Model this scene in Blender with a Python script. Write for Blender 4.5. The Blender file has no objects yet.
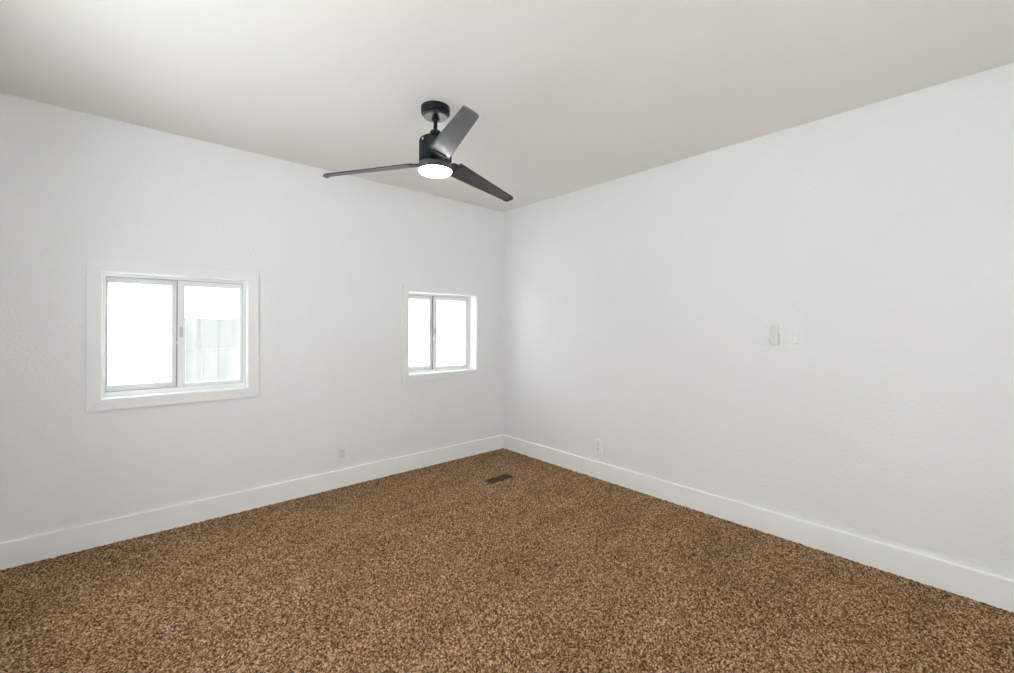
import bpy, bmesh, math, random
import numpy as np
from mathutils import Vector, Matrix

S = bpy.context.scene
COL = S.collection
PI = math.pi
R = math.radians

# ------------------------------------------------------------------ camera
CAM = Vector((-2.9726, -3.3924, 1.2543))
cd = bpy.data.cameras.new('camera')
cd.sensor_width = 36.0
cd.lens = 434.704 / 1014.0 * 36.0
cd.shift_y = -10.17 / 1014.0
cd.clip_start = 0.02
cam = bpy.data.objects.new('camera', cd)
COL.objects.link(cam)
YAW, ROLL = 0.8436, 0.0040
_f = Vector((math.cos(YAW), math.sin(YAW), 0))
_r = Vector((math.sin(YAW), -math.cos(YAW), 0)) * math.cos(ROLL) + Vector((0, 0, math.sin(ROLL)))
_u = _r.cross(_f)
cam.matrix_world = Matrix.Translation(CAM) @ Matrix((_r, _u, -_f)).transposed().to_4x4()
S.camera = cam

# ------------------------------------------------------------------ view
S.view_settings.view_transform = 'Standard'
S.view_settings.look = 'None'
S.view_settings.exposure = -0.08
S.view_settings.gamma = 1.0
S.view_settings.use_curve_mapping = False

# ------------------------------------------------------------------ sky (bright overcast day)
W = bpy.data.worlds.new('overcast_sky')
S.world = W
W.use_nodes = True
bg = W.node_tree.nodes['Background']
bg.inputs[0].default_value = (0.96, 0.985, 1.0, 1)
bg.inputs[1].default_value = 6.6


# high sun on the yard outside; its light reaches the ceiling off the bright ground
sl_ = bpy.data.lights.new('sun', 'SUN')
sl_.energy = 38.0
sl_.angle = R(0.6)
sl_.color = (0.97, 0.98, 1.0)
sun = bpy.data.objects.new('sun', sl_)
COL.objects.link(sun)
sun.rotation_euler = Vector((-0.12, 0.02, -1.0)).to_track_quat('-Z', 'Y').to_euler()
S.cycles.max_bounces = 16
S.cycles.diffuse_bounces = 10
S.cycles.transparent_max_bounces = 16


# daylight sampling through the window openings behind the camera
def portal(name, loc, direction, sx, sy):
    ld = bpy.data.lights.new(name, 'AREA')
    ld.shape = 'RECTANGLE'
    ld.size, ld.size_y = sx, sy
    ld.cycles.is_portal = True
    o = bpy.data.objects.new(name, ld)
    COL.objects.link(o)
    o.location = loc
    o.rotation_euler = Vector(direction).to_track_quat('-Z', 'Y').to_euler()
    return o


# ------------------------------------------------------------------ room dimensions
H = 2.44
XN, YR = -3.49, -4.70          # near side wall, rear wall
WT = 0.16                       # wall thickness
WIN1 = (-3.054, -2.319, 0.826, 1.563)     # opening x0 x1 z0 z1 in the left wall
WIN2 = (-1.104, -0.361, 0.826, 1.555)
WIN3 = (-2.40, -1.10, 0.80, 2.05)         # added near side wall opening, y0 y1 z0 z1
WIN4 = (-2.75, -1.35, 0.22, 2.05)         # added rear wall opening, x0 x1 z0 z1

portal('side_window_daylight', (XN - WT - .01, (WIN3[0] + WIN3[1]) / 2, (WIN3[2] + WIN3[3]) / 2), (1, 0, 0), WIN3[1] - WIN3[0], WIN3[3] - WIN3[2])
portal('rear_window_daylight', ((WIN4[0] + WIN4[1]) / 2, YR - WT - .01, (WIN4[2] + WIN4[3]) / 2), (0, 1, 0), WIN4[1] - WIN4[0], WIN4[3] - WIN4[2])
for w_, n_ in ((WIN1, 'left_window_daylight'), (WIN2, 'small_window_daylight')):
    portal(n_, ((w_[0] + w_[1]) / 2, WT + .03, (w_[2] + w_[3]) / 2), (0, -1, 0), w_[1] - w_[0], w_[3] - w_[2])


# ------------------------------------------------------------------ materials
def mat(name, col, rough=0.5, metal=0.0, ior=1.45, emit=None, estr=0.0):
    m = bpy.data.materials.new(name)
    m.use_nodes = True
    b = m.node_tree.nodes['Principled BSDF']
    b.inputs['Base Color'].default_value = (*col, 1)
    b.inputs['Roughness'].default_value = rough
    b.inputs['Metallic'].default_value = metal
    b.inputs['IOR'].default_value = ior
    if emit:
        b.inputs['Emission Color'].default_value = (*emit, 1)
        b.inputs['Emission Strength'].default_value = estr
    return m


def nodes(m):
    t = m.node_tree
    return t, t.nodes, t.links, t.nodes['Principled BSDF']


def objcoord(t):
    return t.nodes.new('ShaderNodeTexCoord').outputs['Object']


def noise_bump(m, scale, strength, dist, detail=3, var=0.0, vscale=2.0):
    """bump and a faint large-scale tone variation from noise in object space"""
    t, n, l, b = nodes(m)
    co = objcoord(t)
    nz = n.new('ShaderNodeTexNoise')
    nz.inputs['Scale'].default_value = scale
    nz.inputs['Detail'].default_value = detail
    l.new(co, nz.inputs['Vector'])
    bp = n.new('ShaderNodeBump')
    bp.inputs['Strength'].default_value = strength
    bp.inputs['Distance'].default_value = dist
    l.new(nz.outputs['Fac'], bp.inputs['Height'])
    l.new(bp.outputs['Normal'], b.inputs['Normal'])
    if var:
        n2 = n.new('ShaderNodeTexNoise')
        n2.inputs['Scale'].default_value = vscale
        n2.inputs['Detail'].default_value = 2
        l.new(co, n2.inputs['Vector'])
        c = b.inputs['Base Color'].default_value[:3]
        r = n.new('ShaderNodeValToRGB')
        r.color_ramp.elements[0].position = 0.3
        r.color_ramp.elements[1].position = 0.7
        r.color_ramp.elements[0].color = (*[x * (1 - var) for x in c], 1)
        r.color_ramp.elements[1].color = (*[min(1, x * (1 + var)) for x in c], 1)
        l.new(n2.outputs['Fac'], r.inputs['Fac'])
        l.new(r.outputs['Color'], b.inputs['Base Color'])
    return m


M = {}
M['wall'] = noise_bump(mat('orange_peel_white_paint', (0.80, 0.80, 0.80), 0.62), 62, 0.5, 0.005, 2, 0.008, 1.5)
M['ceiling'] = noise_bump(mat('ceiling_white_paint', (0.80, 0.784, 0.762), 0.75), 60, 0.15, 0.003, 2, 0.006, 1.2)
M['trim'] = noise_bump(mat('white_trim_paint', (0.86, 0.865, 0.87), 0.42), 14, 0.03, 0.002)
M['casing'] = noise_bump(mat('white_casing_paint', (0.81, 0.81, 0.81), 0.45), 14, 0.03, 0.002)
M['vinyl'] = noise_bump(mat('white_window_vinyl', (0.78, 0.79, 0.79), 0.35), 20, 0.02, 0.001)
M['gasket'] = mat('grey_window_gasket', (0.42, 0.43, 0.44), 0.6)
M['gap'] = mat('painted_gap_shade', (0.20, 0.205, 0.21), 0.6)  # shade of the gap between the sashes, put into a colour
M['latch'] = mat('grey_latch_metal', (0.50, 0.51, 0.51), 0.4, 0.3)
M['plate'] = noise_bump(mat('white_plate_plastic', (0.81, 0.81, 0.80), 0.32), 30, 0.02, 0.0005)
M['slot'] = mat('dark_slot', (0.08, 0.08, 0.08), 0.7)
M['remote'] = noise_bump(mat('remote_white_plastic', (0.74, 0.74, 0.73), 0.4), 30, 0.02, 0.0005)
M['button'] = mat('remote_grey_button', (0.62, 0.62, 0.61), 0.5)
M['black'] = noise_bump(mat('fan_black_finish', (0.006, 0.010, 0.014), 0.40, 0.0, 1.36), 160, 0.06, 0.0006)
M['blade'] = noise_bump(mat('fan_blade_satin_black', (0.006, 0.010, 0.014), 0.29, 0.0, 1.9), 120, 0.05, 0.0006)
M['band'] = mat('fan_light_ring_grey', (0.10, 0.10, 0.10), 0.4, 0.5)
M['lens'] = mat('lit_opal_lens', (0.9, 0.9, 0.9), 0.3, emit=(1.0, 0.985, 0.96), estr=20.0)
M['vent'] = noise_bump(mat('dark_brown_register_metal', (0.042, 0.025, 0.012), 0.7), 60, 0.05, 0.001)
M['duct'] = mat('duct_interior', (0.015, 0.012, 0.010), 0.8)
M['ground'] = noise_bump(mat('pale_gravel_yard', (0.445, 0.45, 0.455), 0.9), 30, 0.4, 0.02, 4, 0.12, 1.0)

# thin window glass: clear, with a fresnel reflection
g = bpy.data.materials.new('thin_clear_glass')
g.use_nodes = True
t = g.node_tree
t.nodes.clear()
out = t.nodes.new('ShaderNodeOutputMaterial')
mx = t.nodes.new('ShaderNodeMixShader')
fr = t.nodes.new('ShaderNodeFresnel')
fr.inputs['IOR'].default_value = 1.45
tr = t.nodes.new('ShaderNodeBsdfTransparent')
tr.inputs['Color'].default_value = (0.96, 0.975, 0.97, 1)
gl = t.nodes.new('ShaderNodeBsdfGlossy')
gl.inputs['Roughness'].default_value = 0.02
geo = t.nodes.new('ShaderNodeNewGeometry')
front = t.nodes.new('ShaderNodeMath')
front.operation = 'SUBTRACT'
front.inputs[0].default_value = 1.0
t.links.new(geo.outputs['Backfacing'], front.inputs[1])
ff = t.nodes.new('ShaderNodeMath')
ff.operation = 'MULTIPLY'
t.links.new(fr.outputs[0], ff.inputs[0])
t.links.new(front.outputs[0], ff.inputs[1])
t.links.new(ff.outputs[0], mx.inputs[0])
t.links.new(tr.outputs[0], mx.inputs[1])
t.links.new(gl.outputs[0], mx.inputs[2])
t.links.new(mx.outputs[0], out.inputs[0])
M['glass'] = g

# insect screen: fine grey mesh, mostly open
g = bpy.data.materials.new('fly_screen_mesh')
g.use_nodes = True
t = g.node_tree
t.nodes.clear()
out = t.nodes.new('ShaderNodeOutputMaterial')
mx = t.nodes.new('ShaderNodeMixShader')
mx.inputs[0].default_value = 0.22
tr = t.nodes.new('ShaderNodeBsdfTransparent')
df = t.nodes.new('ShaderNodeBsdfDiffuse')
df.inputs['Color'].default_value = (0.35, 0.36, 0.36, 1)
t.links.new(tr.outputs[0], mx.inputs[1])
t.links.new(df.outputs[0], mx.inputs[2])
t.links.new(mx.outputs[0], out.inputs[0])
M['screen'] = g


def carpet_material():
    m = mat('brown_speckled_frieze_carpet', (0.2, 0.13, 0.07), 0.95)
    t, n, l, b = nodes(m)
    b.inputs['Specular IOR Level'].default_value = 0.1
    co = objcoord(t)

    def warp_vec(amount, scale):
        nz = n.new('ShaderNodeTexNoise')
        nz.inputs['Scale'].default_value = scale
        l.new(co, nz.inputs['Vector'])
        mm = n.new('ShaderNodeVectorMath')
        mm.operation = 'MULTIPLY_ADD'
        mm.inputs[1].default_value = (amount, amount, 0)
        l.new(nz.outputs['Color'], mm.inputs[0])
        l.new(co, mm.inputs[2])
        return mm.outputs[0]
    flat = n.new('ShaderNodeVectorMath')
    flat.operation = 'MULTIPLY'
    flat.inputs[1].default_value = (1, 1, 0)
    l.new(warp_vec(0.012, 90), flat.inputs[0])
    # each yarn tuft has its own tone
    vo = n.new('ShaderNodeTexVoronoi')
    vo.inputs['Scale'].default_value = 195
    l.new(flat.outputs[0], vo.inputs['Vector'])
    sep = n.new('ShaderNodeSeparateColor')
    l.new(vo.outputs['Color'], sep.inputs[0])
    ramp = n.new('ShaderNodeValToRGB')
    cr = ramp.color_ramp
    cr.elements[0].position = 0.0
    cr.elements[0].color = (0.055, 0.028, 0.012, 1)
    cr.elements[1].position = 1.0
    cr.elements[1].color = (0.64, 0.455, 0.28, 1)
    for p, c in ((0.22, (0.105, 0.056, 0.026, 1)), (0.5, (0.24, 0.143, 0.073, 1)), (0.8, (0.425, 0.284, 0.163, 1))):
        e = cr.elements.new(p)
        e.color = c
    l.new(sep.outputs[0], ramp.inputs['Fac'])
    # broad, soft patches where the pile leans different ways, and vacuum streaks along x
    n2 = n.new('ShaderNodeTexNoise')
    n2.inputs['Scale'].default_value = 3.2
    n2.inputs['Detail'].default_value = 5
    l.new(co, n2.inputs['Vector'])
    mp = n.new('ShaderNodeMapping')
    mp.inputs['Scale'].default_value = (0.9, 6.5, 1)
    l.new(co, mp.inputs['Vector'])
    n3 = n.new('ShaderNodeTexNoise')
    n3.inputs['Scale'].default_value = 1.3
    n3.inputs['Detail'].default_value = 2
    l.new(mp.outputs[0], n3.inputs['Vector'])
    ad = n.new('ShaderNodeMath')
    ad.operation = 'ADD'
    l.new(n2.outputs['Fac'], ad.inputs[0])
    l.new(n3.outputs['Fac'], ad.inputs[1])
    mr = n.new('ShaderNodeMapRange')
    mr.inputs['From Min'].default_value = 0.65
    mr.inputs['From Max'].default_value = 1.35
    mr.inputs['To Min'].default_value = 0.82
    mr.inputs['To Max'].default_value = 1.18
    l.new(ad.outputs[0], mr.inputs['Value'])
    ml = n.new('ShaderNodeMix')
    ml.data_type = 'RGBA'
    ml.blend_type = 'MULTIPLY'
    ml.inputs[0].default_value = 1.0
    l.new(ramp.outputs['Color'], ml.inputs[6])
    l.new(mr.outputs[0], ml.inputs[7])
    l.new(ml.outputs[2], b.inputs['Base Color'])
    return m


M['carpet'] = carpet_material()


def fence_material():
    m = mat('weathered_pale_fence_wood', (0.4, 0.4, 0.38), 0.85)
    t, n, l, b = nodes(m)
    co = objcoord(t)
    mp = n.new('ShaderNodeMapping')
    mp.inputs['Scale'].default_value = (9, 9, 0.8)
    l.new(co, mp.inputs['Vector'])
    nz = n.new('ShaderNodeTexNoise')
    nz.inputs['Scale'].default_value = 1.0
    nz.inputs['Detail'].default_value = 5
    l.new(mp.outputs[0], nz.inputs['Vector'])
    r = n.new('ShaderNodeValToRGB')
    r.color_ramp.elements[0].position = 0.35
    r.color_ramp.elements[0].color = (0.15, 0.155, 0.15, 1)
    r.color_ramp.elements[1].position = 0.65
    r.color_ramp.elements[1].color = (0.215, 0.215, 0.21, 1)
    l.new(nz.outputs['Fac'], r.inputs['Fac'])
    l.new(r.outputs['Color'], b.inputs['Base Color'])
    return m


M['fence'] = fence_material()


# ------------------------------------------------------------------ mesh helpers
def obj(name, bm, m, parent=None, smooth=False, kind=None, bevel=0.0, seg=2):
    me = bpy.data.meshes.new(name)
    bmesh.ops.recalc_face_normals(bm, faces=bm.faces)
    bm.to_mesh(me)
    bm.free()
    me.materials.append(M[m] if isinstance(m, str) else m)
    if smooth:
        for p in me.polygons:
            p.use_smooth = True
    o = bpy.data.objects.new(name, me)
    COL.objects.link(o)
    if parent:
        o.parent = parent
    if kind:
        o['kind'] = kind
    if bevel:
        b = o.modifiers.new('bevel', 'BEVEL')
        b.width = bevel
        b.segments = seg
        b.limit_method = 'ANGLE'
        b.angle_limit = R(40)
    return o


def new():
    return bmesh.new()


def box(bm, x0, x1, y0, y1, z0, z1):
    v = [bm.verts.new(p) for p in ((x0, y0, z0), (x1, y0, z0), (x1, y1, z0), (x0, y1, z0),
                                   (x0, y0, z1), (x1, y0, z1), (x1, y1, z1), (x0, y1, z1))]
    for f in ((3, 2, 1, 0), (4, 5, 6, 7), (0, 1, 5, 4), (1, 2, 6, 5), (2, 3, 7, 6), (3, 0, 4, 7)):
        bm.faces.new([v[i] for i in f])
    return v


def prism(bm, pts, axis, a, b):
    """extrude a 2-D outline along an axis from a to b"""
    def P(p, h):
        if axis == 'x':
            return (h, p[0], p[1])
        if axis == 'y':
            return (p[0], h, p[1])
        return (p[0], p[1], h)
    lo = [bm.verts.new(P(p, a)) for p in pts]
    hi = [bm.verts.new(P(p, b)) for p in pts]
    n = len(pts)
    bm.faces.new(lo[::-1])
    bm.faces.new(hi)
    for i in range(n):
        bm.faces.new((lo[i], lo[(i + 1) % n], hi[(i + 1) % n], hi[i]))


def lathe(bm, prof, n=64, cx=0.0, cy=0.0):
    """revolve (radius, z) points about a vertical axis; radius 0 closes an end"""
    rings = []
    for r, z in prof:
        if r < 1e-6:
            rings.append([bm.verts.new((cx, cy, z))])
        else:
            rings.append([bm.verts.new((cx + r * math.cos(2 * PI * k / n), cy + r * math.sin(2 * PI * k / n), z)) for k in range(n)])
    for A, B in zip(rings, rings[1:]):
        for k in range(n):
            k2 = (k + 1) % n
            if len(A) == 1 and len(B) == 1:
                continue
            if len(A) == 1:
                bm.faces.new((A[0], B[k], B[k2]))
            elif len(B) == 1:
                bm.faces.new((A[k], A[k2], B[0]))
            else:
                bm.faces.new((A[k], A[k2], B[k2], B[k]))


def rrect(w, h, r, n=6, cx=0.0, cy=0.0):
    pts = []
    for sx, sy, a0 in ((1, 1, 0), (-1, 1, 90), (-1, -1, 180), (1, -1, 270)):
        for k in range(n + 1):
            a = R(a0 + 90 * k / n)
            pts.append((cx + sx * (w / 2 - r) + r * math.cos(a), cy + sy * (h / 2 - r) + r * math.sin(a)))
    return pts


def empty(name, loc, rz=0.0):
    o = bpy.data.objects.new(name, None)
    COL.objects.link(o)
    o.location = loc
    o.rotation_euler = (0, 0, rz)
    o.empty_display_size = 0.1
    return o


def tag(o, label, cat, group=None):
    o['label'] = label
    o['category'] = cat
    if group:
        o['group'] = group
    return o


def struct(o, label=None, cat=None):
    o['kind'] = 'structure'
    if label:
        o['label'] = label
        o['category'] = cat
    return o


# ------------------------------------------------------------------ room shell
def wall_x(bm, x0, x1, y0, y1, holes):
    """a wall running along x, with rectangular openings (x0, x1, z0, z1)"""
    x = x0
    for hx0, hx1, hz0, hz1 in sorted(holes):
        box(bm, x, hx0, y0, y1, 0 - .1, H)
        box(bm, hx0, hx1, y0, y1, -.1, hz0)
        box(bm, hx0, hx1, y0, y1, hz1, H)
        x = hx1
    box(bm, x, x1, y0, y1, -.1, H)


bm = new(); wall_x(bm, XN - WT, WT, 0, WT, [WIN1, WIN2])
struct(obj('wall_left', bm, 'wall'), 'white textured wall with the two small windows', 'wall')
bm = new(); box(bm, 0, WT, YR, 0, -.1, H)
struct(obj('wall_right', bm, 'wall'), 'plain white textured wall with the light switch and one outlet', 'wall')
bm = new(); wall_x(bm, XN - WT, WT, YR - WT, YR, [WIN4])
struct(obj('wall_rear', bm, 'wall'), 'white wall behind the camera', 'wall')
bm = new()
box(bm, XN - WT, XN, YR, WIN3[0], -.1, H)
box(bm, XN - WT, XN, WIN3[1], 0, -.1, H)
box(bm, XN - WT, XN, WIN3[0], WIN3[1], -.1, WIN3[2])
box(bm, XN - WT, XN, WIN3[0], WIN3[1], WIN3[3], H)
struct(obj('wall_near', bm, 'wall'), 'white side wall just outside the picture', 'wall')
bm = new(); box(bm, XN - WT, WT, YR - WT, WT, H, H + .12)
struct(obj('ceiling', bm, 'ceiling'), 'plain white ceiling', 'ceiling')
bm = new(); box(bm, XN - WT, WT, YR - WT, WT, -.14, -.012)
floor = struct(obj('floor', bm, 'carpet'), 'floor covered wall to wall in brown speckled carpet', 'floor')


def carpet_pile():
    """cut pile: every tuft a little higher, lower or aside of its neighbour"""
    rng = np.random.default_rng(7)
    st = 0.0060
    nx, ny = int(-XN / st), int((-YR) / st)
    xs = np.linspace(XN + .001, -.001, nx)
    ys = np.linspace(YR + .001, -.001, ny)
    X, Y = np.meshgrid(xs, ys)
    X = X + rng.uniform(-.0022, .0022, X.shape)
    Y = Y + rng.uniform(-.0022, .0022, X.shape)
    Z = rng.uniform(-.0075, .0015, X.shape)
    co = np.stack([X, Y, Z], -1).reshape(-1, 3).astype(np.float32)
    idx = np.arange(nx * ny).reshape(ny, nx)
    q = np.stack([idx[:-1, :-1], idx[:-1, 1:], idx[1:, 1:], idx[1:, :-1]], -1).reshape(-1, 4).astype(np.int32)
    me = bpy.data.meshes.new('carpet_pile')
    me.vertices.add(len(co))
    me.vertices.foreach_set('co', co.ravel())
    me.loops.add(q.size)
    me.loops.foreach_set('vertex_index', q.ravel())
    me.polygons.add(len(q))
    me.polygons.foreach_set('loop_start', np.arange(0, q.size, 4, dtype=np.int32))
    me.polygons.foreach_set('use_smooth', np.ones(len(q), dtype=bool))
    me.update(calc_edges=True)
    me.materials.append(M['carpet'])
    o = bpy.data.objects.new('carpet_pile', me)
    COL.objects.link(o)
    o.parent = floor
    o['kind'] = 'stuff'
    return o


carpet_pile()

# baseboards: flat board, eased top edge
BH, BT = 0.134, 0.017


def base_prof(s):
    return [(0, -.012), (s * BT, -.012), (s * BT, BH - .004), (s * (BT - .004), BH), (0, BH)]


bm = new(); prism(bm, base_prof(-1), 'x', XN + BT, 0)
struct(obj('baseboard_left', bm, 'trim'), 'white baseboard along the wall under the windows', 'baseboard')
bm = new(); prism(bm, base_prof(1), 'x', XN + BT, -BT)
o = struct(obj('baseboard_rear', bm, 'trim'), 'white baseboard along the wall behind the camera', 'baseboard'); o.location.y = YR
bm = new(); prism(bm, [(p[0] * 1, p[1]) for p in base_prof(-1)], 'y', YR, -BT)
struct(obj('baseboard_right', bm, 'trim'), 'white baseboard along the plain right wall', 'baseboard')
bm = new(); prism(bm, base_prof(1), 'y', YR, 0)
o = struct(obj('baseboard_near', bm, 'trim'), 'white baseboard along the side wall beside the camera', 'baseboard'); o.location.x = XN


# ------------------------------------------------------------------ windows
def frame_boards(bm, u0, u1, w0, w1, width, y0, y1):
    """four mitred boards around the rectangle u0..u1 x w0..w1, growing outwards by width"""
    O = [(u0 - width, w0 - width), (u1 + width, w0 - width), (u1 + width, w1 + width), (u0 - width, w1 + width)]
    I = [(u0, w0), (u1, w0), (u1, w1), (u0, w1)]
    for k in range(4):
        j = (k + 1) % 4
        prism(bm, [O[k], O[j], I[j], I[k]], 'y', y0, y1)


def ring(bm, u0, u1, w0, w1, l, r, b, t, y0, y1):
    """a rectangular frame with its own member widths, inside u0..u1 x w0..w1"""
    box(bm, u0, u0 + l, y0, y1, w0, w1)
    box(bm, u1 - r, u1, y0, y1, w0, w1)
    box(bm, u0 + l, u1 - r, y0, y1, w0, w0 + b)
    box(bm, u0 + l, u1 - r, y0, y1, w1 - t, w1)


def slider_window(name, label, win, d, lip, cas, div, root_loc=(0, 0, 0), rz=0.0):
    """horizontal slider: casing, jamb liner, frame, fixed sash and sliding sash.
    Built facing -y with y=0 the wall's inner face; d is how deep the frame's face sits."""
    x0, x1, z0, z1 = win
    root = empty(name, root_loc, rz)
    struct(root, label, 'window')
    bm = new(); frame_boards(bm, x0, x1, z0, z1, cas, -.016, 0.0)
    obj('casing', bm, 'casing', root, bevel=.0015)
    bm = new(); ring(bm, x0, x1, z0, z1, .004, .004, .004, .004, -.010, WT - .002)
    obj('jamb_liner', bm, 'casing', root)
    fx0, fx1, fz0, fz1 = x0 + .004, x1 - .004, z0 + .004, z1 - .004
    bm = new(); ring(bm, fx0, fx1, fz0, fz1, lip[0], lip[1], lip[2], lip[3], d, d + .055)
    obj('frame', bm, 'vinyl', root, bevel=.001)
    ix0, ix1, iz0, iz1 = fx0 + lip[0], fx1 - lip[1], fz0 + lip[2], fz1 - lip[3]
    # thin dark weather strip between frame and sashes
    bm = new(); ring(bm, ix0, ix1, iz0, iz1, .002, .003, .002, .004, d + .004, d + .05)
    obj('weather_strip', bm, 'gasket', root)
    bm = new()
    box(bm, div - .005, div - .0012, d + .008, d + .027, iz0 + .002, iz1 - .004)
    obj('meeting_gap_shade', bm, 'gap', root)  # dark strip painted as the shadow gap along the sliding sash's stile
    a = .004
    # fixed sash, further out
    s1 = new(); ring(s1, ix0 + a / 2, div, iz0 + a / 2, iz1 - a, .009, .029, .034, .033, d + .028, d + .048)
    sash = obj('fixed_sash', s1, 'vinyl', root, bevel=.001)
    b1 = new(); box(b1, ix0 + .010, div - .026, d + .036, d + .040, iz0 + .034, iz1 - .034)
    obj('glass_pane', b1, 'glass', sash)
    # sliding sash, nearer the room
    s2 = new(); ring(s2, div - .001, ix1 - a / 2, iz0 + a / 2, iz1 - a, .038, .017, .020, .033, d + .006, d + .026)
    sash2 = obj('sliding_sash', s2, 'vinyl', root, bevel=.001)
    b2 = new(); box(b2, div + .035, ix1 - .017, d + .014, d + .018, iz0 + .020, iz1 - .034)
    obj('glass_pane', b2, 'glass', sash2)
    # latch: a plate with a pull on the meeting stile and a small cam catch
    zc = (z0 + z1) / 2
    lt = new()
    prism(lt, rrect(.016, .070, .006, 4, div + .018, zc + .015), 'y', d - .001, d + .0065)
    latch = obj('latch_pull', lt, 'latch', sash2, bevel=.001)
    ct = new()
    prism(ct, [(div - .012, zc - .052), (div + .006, zc - .066), (div + .026, zc - .052), (div + .010, zc - .036)], 'y', d - .006, d + .0065)
    box(ct, div - .002, div + .012, d - .012, d - .005, zc - .056, zc - .046)
    obj('latch_cam', ct, 'vinyl', sash2, bevel=.001)
    # fly screen outside the sliding half
    fs = new(); box(fs, div + .005, ix1 - .004, d + .0515, d + .0525, iz0 + .004, iz1 - .004)
    obj('fly_screen', fs, 'screen', root)
    # sill outside
    sl = new(); box(sl, x0 - .03, x1 + .03, WT - .002, WT + .03, z0 - .04, z0 + .002)
    obj('outer_sill', sl, 'vinyl', root)
    return root


slider_window('window_1', 'large white two-pane sliding window, the left one, fence behind its panes', WIN1, .065, (.013, .016, .028, .018), .062, -2.6985)
slider_window('window_2', 'white two-pane sliding window nearest the room corner', WIN2, .098, (.014, .028, .020, .016), .062, -.782)


# two larger unseen windows, added and sized to light the room
def fixed_window(name, label, w, h, loc, rz):
    root = empty(name, loc, rz)
    struct(root, label, 'window')
    bm = new(); frame_boards(bm, -w / 2, w / 2, 0, h, .07, -.013, 0)
    obj('casing', bm, 'casing', root, bevel=.0015)
    bm = new(); ring(bm, -w / 2, w / 2, 0, h, .05, .05, .05, .05, .07, .12)
    box(bm, -.025, .025, .07, .12, .05, h - .05)
    fr_ = obj('frame', bm, 'vinyl', root, bevel=.0015)
    for s in (-1, 1):
        bm = new()
        a, b = sorted((s * .026, s * (w / 2 - .051)))
        box(bm, a, b, .093, .097, .051, h - .051)
        obj('glass_pane', bm, 'glass', fr_)
    return root


fixed_window('added_window_3', 'unseen side wall window beside the camera, added for its light', WIN3[1] - WIN3[0], WIN3[3] - WIN3[2], (XN, (WIN3[0] + WIN3[1]) / 2, WIN3[2]), R(90))
fixed_window('added_window_4', 'unseen rear wall window behind the camera, added for its light', WIN4[1] - WIN4[0], WIN4[3] - WIN4[2], ((WIN4[0] + WIN4[1]) / 2, YR, WIN4[2]), R(180))


# ------------------------------------------------------------------ yard and fence beyond the windows
bm = new(); box(bm, -40, 40, -40, 40, -.95, -.75)
struct(obj('ground', bm, 'ground'), 'pale gravel yard outside the windows', 'ground')

fence = tag(empty('wooden_fence', (-2.70, 2.6, -.75)), 'pale weathered board fence outside the larger left window', 'fence')
rng = random.Random(3)
for k in range(13):
    w = .1456
    bm = new()
    top = 2.085 + rng.uniform(-.003, .003)
    x = k * .146
    prism(bm, [(x, .03), (x + w, .03), (x + w, top - .004), (x + w - .004, top), (x + .004, top), (x, top - .004)], 'y', rng.uniform(-.002, .002), .019)
    obj('board', bm, 'fence', fence, bevel=.002)
for z in (.35, 1.05, 1.75):
    bm = new(); box(bm, 0, 13 * .146, .019, .057, z, z + .09)
    obj('rail', bm, 'fence', fence, bevel=.002)
for x in (.02, .95, 1.80):
    bm = new(); box(bm, x, x + .09, .057, .147, 0, 2.0)
    obj('post', bm, 'fence', fence, bevel=.002)


# ------------------------------------------------------------------ ceiling fan
FX, FY = -1.6965, -1.3675
fan = tag(empty('ceiling_fan', (FX, FY, H)), 'black three-blade ceiling fan with a round lit lamp', 'ceiling fan')


def L(prof):
    return [(r, z - H) for r, z in prof]


bm = new(); lathe(bm, L([(0, 2.44), (.0765, 2.44), (.0775, 2.438), (.0775, 2.408), (.0755, 2.404), (.066, 2.403), (.066, 2.405), (0, 2.405)]))
canopy = obj('canopy', bm, 'black', fan)
bm = new(); lathe(bm, L([(.0645, 2.405), (.0645, 2.389), (.062, 2.3865), (.0, 2.3865)]))
obj('canopy_cover', bm, 'blade', canopy)
bm = new(); lathe(bm, L([(0, 2.388), (.014, 2.388), (.020, 2.382), (.0215, 2.376), (.018, 2.369), (.0118, 2.367), (.0118, 2.365), (0, 2.365)]), 32)
obj('hanger_ball', bm, 'black', fan, smooth=True)
bm = new(); lathe(bm, L([(0, 2.37), (.0108, 2.37), (.0108, 2.28), (0, 2.28)]), 32)
obj('downrod', bm, 'black', fan)
bm = new(); lathe(bm, L([(.0108, 2.312), (.025, 2.312), (.029, 2.308), (.030, 2.282), (.034, 2.267), (.0108, 2.267)]), 40)
obj('coupling', bm, 'black', fan)
bm = new(); lathe(bm, L([(0, 2.270), (.069, 2.270), (.078, 2.2675), (.0850, 2.260), (.0875, 2.250), (.0875, 2.153), (.0855, 2.150), (0, 2.150)]), 96)
housing = obj('motor_housing', bm, 'black', fan)
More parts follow.
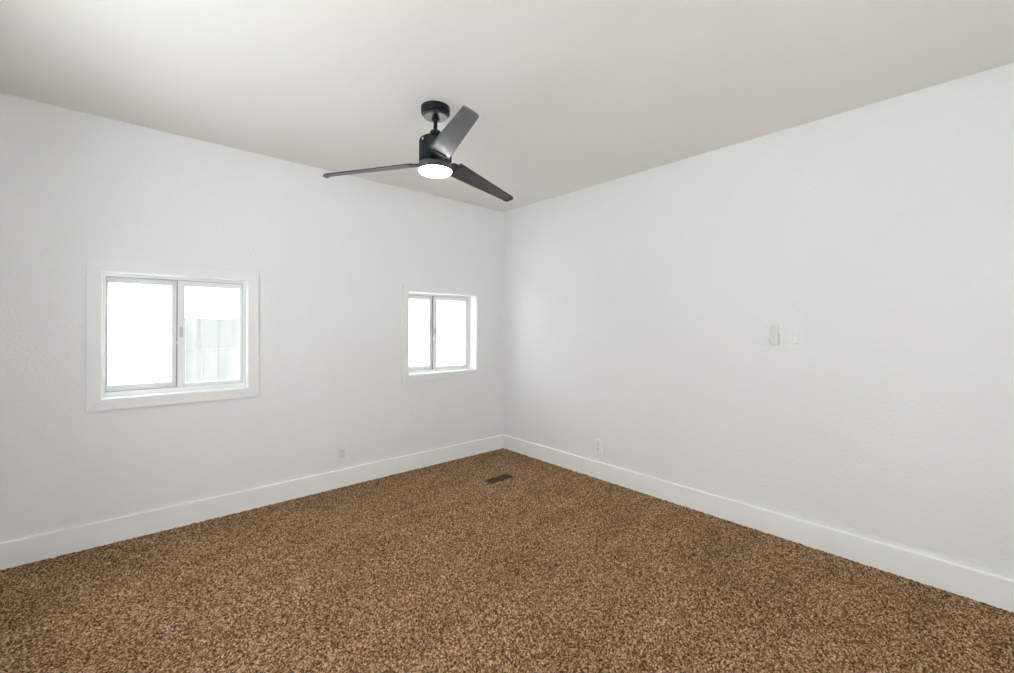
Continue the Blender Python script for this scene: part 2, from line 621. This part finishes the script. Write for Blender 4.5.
# set screw on the housing
va = math.atan2(CAM.y - FY, CAM.x - FX) - R(48)
bm = new()
bmesh.ops.create_cone(bm, cap_ends=True, segments=20, radius1=.0062, radius2=.0050, depth=.006,
                      matrix=Matrix.Translation((.089 * math.cos(va), .089 * math.sin(va), 2.244 - H)) @ Matrix.Rotation(va, 4, 'Z') @ Matrix.Rotation(R(90), 4, 'Y'))
obj('screw', bm, 'latch', housing)
bm = new(); lathe(bm, L([(0, 2.151), (.074, 2.151), (.074, 2.126), (0, 2.126)]), 64)
obj('rotor', bm, 'black', fan)
bm = new(); lathe(bm, L([(0, 2.1315), (.0885, 2.1315), (.0905, 2.129), (.0905, 2.0975), (.0885, 2.096), (0, 2.096)]), 96)
obj('light_ring', bm, 'band', fan)
bm = new(); lathe(bm, L([(.0890, 2.1010), (.0890, 2.094), (.085, 2.0875), (.070, 2.081), (.048, 2.077), (.02, 2.0752), (0, 2.075)]), 96)
obj('lamp_lens', bm, 'lens', fan, smooth=True)

AZ, Z0, RT, R0 = -1.870, 2.132, 0.6493, 0.128
P0, P1 = -.362, -.259
NR, NC = 26, 10


def blade_mesh(az, rise, pa, pb, RT, wt, skew):
    """pitched, cambered blade that narrows to a rounded tip; rise lifts or lowers its tip"""
    bm = new()
    d = Vector((math.cos(az), math.sin(az), 0))
    n0 = Vector((-math.sin(az), math.cos(az), 0))
    top, bot = [], []
    for i in range(NR + 1):
        s = i / NR
        s = 1 - (1 - s) ** 1.5
        r = R0 + (RT - R0) * s
        q = (r - .137) / (RT - .137)
        wp = .0387 + (wt - .0387) * q
        wm = .0790 + (.0628 - .0790) * q
        # rounded tip corners
        e = max(0.0, (r - (RT - .014)) / .014)
        cut = .009 * (1 - math.sqrt(max(0, 1 - e * e)))
        wp -= cut
        wm -= cut * 1.2
        pt = pa + (pb - pa) * q
        n = n0 * math.cos(pt) + Vector((0, 0, math.sin(pt)))
        up = n.cross(d) * -1
        if up.z < 0:
            up = -up
        zc = Z0 - .0577 * (r - .137) + rise * q - H
        ta, tb = [], []
        for j in range(NC + 1):
            u = -1 + 2 * j / NC
            w = wp * u if u > 0 else wm * u
            # cambered section: middle stands above the edges
            cam_ = .006 * (1 - u * u)
            th = .0032 * math.sqrt(max(0.02, 1 - u ** 4))
            P = d * (r - skew * max(0, u + .3) * max(0, q) ** 3) + n * w + Vector((0, 0, zc)) + up * cam_
            # tip edge turned down
            P = P - up * (.010 * max(0, (r - (RT - .018)) / .018) ** 2)
            ta.append(bm.verts.new(P + up * th))
            tb.append(bm.verts.new(P - up * th))
        top.append(ta)
        bot.append(tb)
    for i in range(NR):
        for j in range(NC):
            bm.faces.new((top[i][j], top[i + 1][j], top[i + 1][j + 1], top[i][j + 1]))
            bm.faces.new((bot[i][j], bot[i][j + 1], bot[i + 1][j + 1], bot[i + 1][j]))
        for j in (0, NC):
            bm.faces.new((top[i][j], bot[i][j], bot[i + 1][j], top[i + 1][j]))
    for i in (0, NR):
        for j in range(NC):
            bm.faces.new((top[i][j], top[i][j + 1], bot[i][j + 1], bot[i][j]))
    return bm


def iron_mesh(az, pa):
    """bracket from the rotor out under the blade root"""
    bm = new()
    d = Vector((math.cos(az), math.sin(az), 0))
    n0 = Vector((-math.sin(az), math.cos(az), 0))
    secs = []
    for r, hw, z in ((.060, .034, Z0 + .002), (.090, .038, Z0 + .002), (.120, .044, Z0 + .001), (.150, .036, Z0 + .001)):
        pt = pa * min(1, max(0, (r - .05) / .04))
        n = n0 * math.cos(pt) + Vector((0, 0, math.sin(pt)))
        up = Vector((0, 0, 1))
        c = d * r + Vector((0, 0, z - H)) - n * .018
        secs.append([bm.verts.new(c + n * a + up * b) for a, b in ((-hw, -.003), (hw, -.003), (hw, .003), (-hw, .003))])
    for A, B in zip(secs, secs[1:]):
        for k in range(4):
            bm.faces.new((A[k], A[(k + 1) % 4], B[(k + 1) % 4], B[k]))
    bm.faces.new(secs[0])
    bm.faces.new(secs[-1])
    return bm


for k, (rise, pa, pb, rt, wt, sk) in enumerate(((.016, -.38, -.48, RT, .012, 0), (-.012, P0, P1, .664, .004, .022), (-.012, -.21, -.20, .640, .006, 0))):
    az = AZ + k * 2 * PI / 3
    bl = obj('blade', blade_mesh(az, rise, pa, pb, rt, wt, sk), 'blade', fan, smooth=True)
    obj('blade_bracket', iron_mesh(az, pa), 'black', bl, bevel=.002)


# ------------------------------------------------------------------ outlets and switch (built facing -y, plate centre at the origin)
def screw_head(bm, x, z, y, r=.0032):
    bmesh.ops.create_cone(bm, cap_ends=True, segments=16, radius1=r, radius2=r * .8, depth=.0016,
                          matrix=Matrix.Translation((x, y, z)) @ Matrix.Rotation(R(90), 4, 'X'))


def plate_mesh(w, h, holes, y0, y1):
    """wall plate with rectangular openings (x0, x1, z0, z1); y0 is its front"""
    xs = sorted({-w / 2, w / 2, *[a for q in holes for a in q[:2]]})
    zs = sorted({-h / 2, h / 2, *[a for q in holes for a in q[2:]]})
    bm = new()
    V = {(i, j): bm.verts.new((x, y1, z)) for i, x in enumerate(xs) for j, z in enumerate(zs)}
    fs = []
    for i in range(len(xs) - 1):
        for j in range(len(zs) - 1):
            cx, cz = (xs[i] + xs[i + 1]) / 2, (zs[j] + zs[j + 1]) / 2
            if any(q[0] < cx < q[1] and q[2] < cz < q[3] for q in holes):
                continue
            fs.append(bm.faces.new((V[i, j], V[i + 1, j], V[i + 1, j + 1], V[i, j + 1])))
    r = bmesh.ops.extrude_face_region(bm, geom=fs)
    for v in [g_ for g_ in r['geom'] if isinstance(g_, bmesh.types.BMVert)]:
        v.co.y = y0
    bmesh.ops.delete(bm, geom=[v for v in bm.verts if not v.link_faces], context='VERTS')
    return bm


def outlet(label, loc, rz):
    root = tag(empty('wall_outlet', loc, rz), label, 'outlet', 'wall outlets')
    hs = [(-.0185, .0185, z - .0155, z + .0155) for z in (-.0195, .0195)]
    obj('cover_plate', plate_mesh(.072, .118, hs, -.0080, 0), 'plate', root, bevel=.0012)
    bm = new(); box(bm, -.022, .022, -.0010, 0, -.040, .040)
    obj('yoke', bm, 'latch', root)
    for s in (-1, 1):
        zc = s * .0195
        bm = new()
        pts = [(p[0], zc + p[1]) for p in rrect(.034, .028, .010, 6)]
        prism(bm, pts, 'y', -.0100, -.004)
        rc = obj('receptacle', bm, 'plate', root, bevel=.0006)
        bm = new()
        box(bm, -.0078, -.0056, -.0103, -.0093, zc - .001, zc + .008)
        box(bm, .0056, .0078, -.0103, -.0093, zc - .001, zc + .007)
        prism(bm, [(.0028 * math.cos(a), zc - .007 + .0028 * math.sin(a)) for a in [2 * PI * i / 12 for i in range(12)]], 'y', -.0103, -.0093)
        obj('slots', bm, 'slot', rc)
    bm = new(); screw_head(bm, 0, 0, -.0084)
    obj('screw', bm, 'plate', root)
    return root


outlet('white duplex outlet on the window wall, below and between the windows', (-1.674, 0, .256), 0)
outlet('white duplex outlet low on the plain right wall near the corner', (0, -1.206, .258), R(-90))

sw = tag(empty('light_switch', (0, -2.6115, 1.1915), R(-90)), 'white rocker light switch beside the fan remote on the right wall', 'switch')
obj('cover_plate', plate_mesh(.072, .118, [(-.0175, .0175, -.0345, .0345)], -.0080, 0), 'plate', sw, bevel=.0012)
bm = new(); box(bm, -.022, .022, -.0010, 0, -.040, .040)
obj('yoke', bm, 'latch', sw)
bm = new()
prism(bm, [(-.0010, .0341), (-.0078, .0341), (-.0090, 0.0), (-.0125, -.0320), (-.0010, -.0320)], 'x', -.0157, .0157)
obj('rocker', bm, 'plate', sw, bevel=.0006)
for z in (-.048, .048):
    bm = new(); screw_head(bm, 0, z, -.0084)
    obj('screw', bm, 'plate', sw)

# fan remote in its wall cradle; local +x runs to the photo's right, -y into the room
RC = (0, -2.499, 1.209)
cradle = tag(empty('remote_cradle', RC, R(-90)), 'white wall cradle holding the fan remote, left of the light switch', 'remote holder')
bm = new()
prism(bm, rrect(.046, .110, .012, 6, 0, -.006), 'y', -.004, 0)
obj('back_plate', bm, 'remote', cradle, bevel=.001)
# the pocket: a cupped front wall around the remote's lower part, its rim sloping down
bm = new()
no = 28
outer, inner = [], []
hw, dp = .0285, .027
path = []
for i in range(no + 1):
    a = PI * i / no
    c, s = math.cos(a), math.sin(a)
    ex = 2 / 3.4
    path.append((hw * (abs(c) ** ex) * (1 if c > 0 else -1), -dp * (abs(s) ** ex)))
vO, vI = [], []
levels = 8
for k in range(levels + 1):
    ro, ri = [], []
    for i, (px, py) in enumerate(path):
        front = -py / dp
        ztop = .012 - .036 * front ** 2
        zb = -.064
        z = zb + (ztop - zb) * k / levels
        taper = 1 - .20 * (1 - k / levels) ** 2.5
        ro.append(bm.verts.new((px * taper, py * taper, z)))
        ri.append(bm.verts.new((px * taper * .91, py * taper * .91, z + (.003 if k == 0 else 0))))
    vO.append(ro)
    vI.append(ri)
for k in range(levels):
    for i in range(no):
        bm.faces.new((vO[k][i], vO[k][i + 1], vO[k + 1][i + 1], vO[k + 1][i]))
        bm.faces.new((vI[k][i], vI[k + 1][i], vI[k + 1][i + 1], vI[k][i + 1]))
    for i in (0, no):
        bm.faces.new((vO[k][i], vO[k + 1][i], vI[k + 1][i], vI[k][i]))
for i in range(no):
    bm.faces.new((vO[levels][i], vO[levels][i + 1], vI[levels][i + 1], vI[levels][i]))
bm.faces.new(vO[0])
bm.faces.new(vI[0][::-1])
obj('pocket', bm, 'remote', cradle, smooth=True)

rem = tag(empty('fan_remote', RC, R(-90)), 'white fan remote with small grey buttons standing in its wall cradle', 'remote control')
bm = new()
prism(bm, rrect(.046, .118, .010, 6, 0, .006), 'y', -.0215, -.0045)
obj('body', bm, 'remote', rem, bevel=.004, seg=3)
for bx, bz, br in ((0, .045, .0045), (-.010, .030, .0042), (.010, .030, .0042), (0, .018, .0048), (-.010, .006, .0042), (.010, .006, .0042), (0, -.006, .0042)):
    bm = new()
    prism(bm, [(bx + br * math.cos(2 * PI * i / 16), bz + br * math.sin(2 * PI * i / 16)) for i in range(16)], 'y', -.0230, -.0205)
    obj('button', bm, 'button', rem, bevel=.0004)

# ------------------------------------------------------------------ floor register
vent = tag(empty('floor_register', (-.637, -.681, 0)), 'dark brown metal floor register set in the carpet near the corner', 'floor vent')
vw, vd = .240, .090
bm = new()
for (a0, a1, b0, b1) in ((-vw / 2, vw / 2, -vd / 2, -vd / 2 + .014), (-vw / 2, vw / 2, vd / 2 - .014, vd / 2),
                         (-vw / 2, -vw / 2 + .014, -vd / 2 + .014, vd / 2 - .014), (vw / 2 - .014, vw / 2, -vd / 2 + .014, vd / 2 - .014)):
    box(bm, a0, a1, b0, b1, -.008, .0045)
obj('frame', bm, 'vent', vent, bevel=.0015)
bm = new()
ns = 22
for k in range(ns):
    x = -vw / 2 + .014 + (vw - .028) * (k + .5) / ns
    prism(bm, [(x - .0035, -.007), (x - .0015, -.007), (x + .0035, .0025), (x + .0015, .0025)], 'y', -vd / 2 + .013, vd / 2 - .013)
box(bm, -vw / 2 + .013, vw / 2 - .013, -.0035, .0035, -.006, .0032)
obj('louver_grille', bm, 'vent', vent)
bm = new(); box(bm, -vw / 2 + .010, vw / 2 - .010, -vd / 2 + .010, vd / 2 - .010, -.012, -.0065)
obj('duct_box', bm, 'duct', vent)
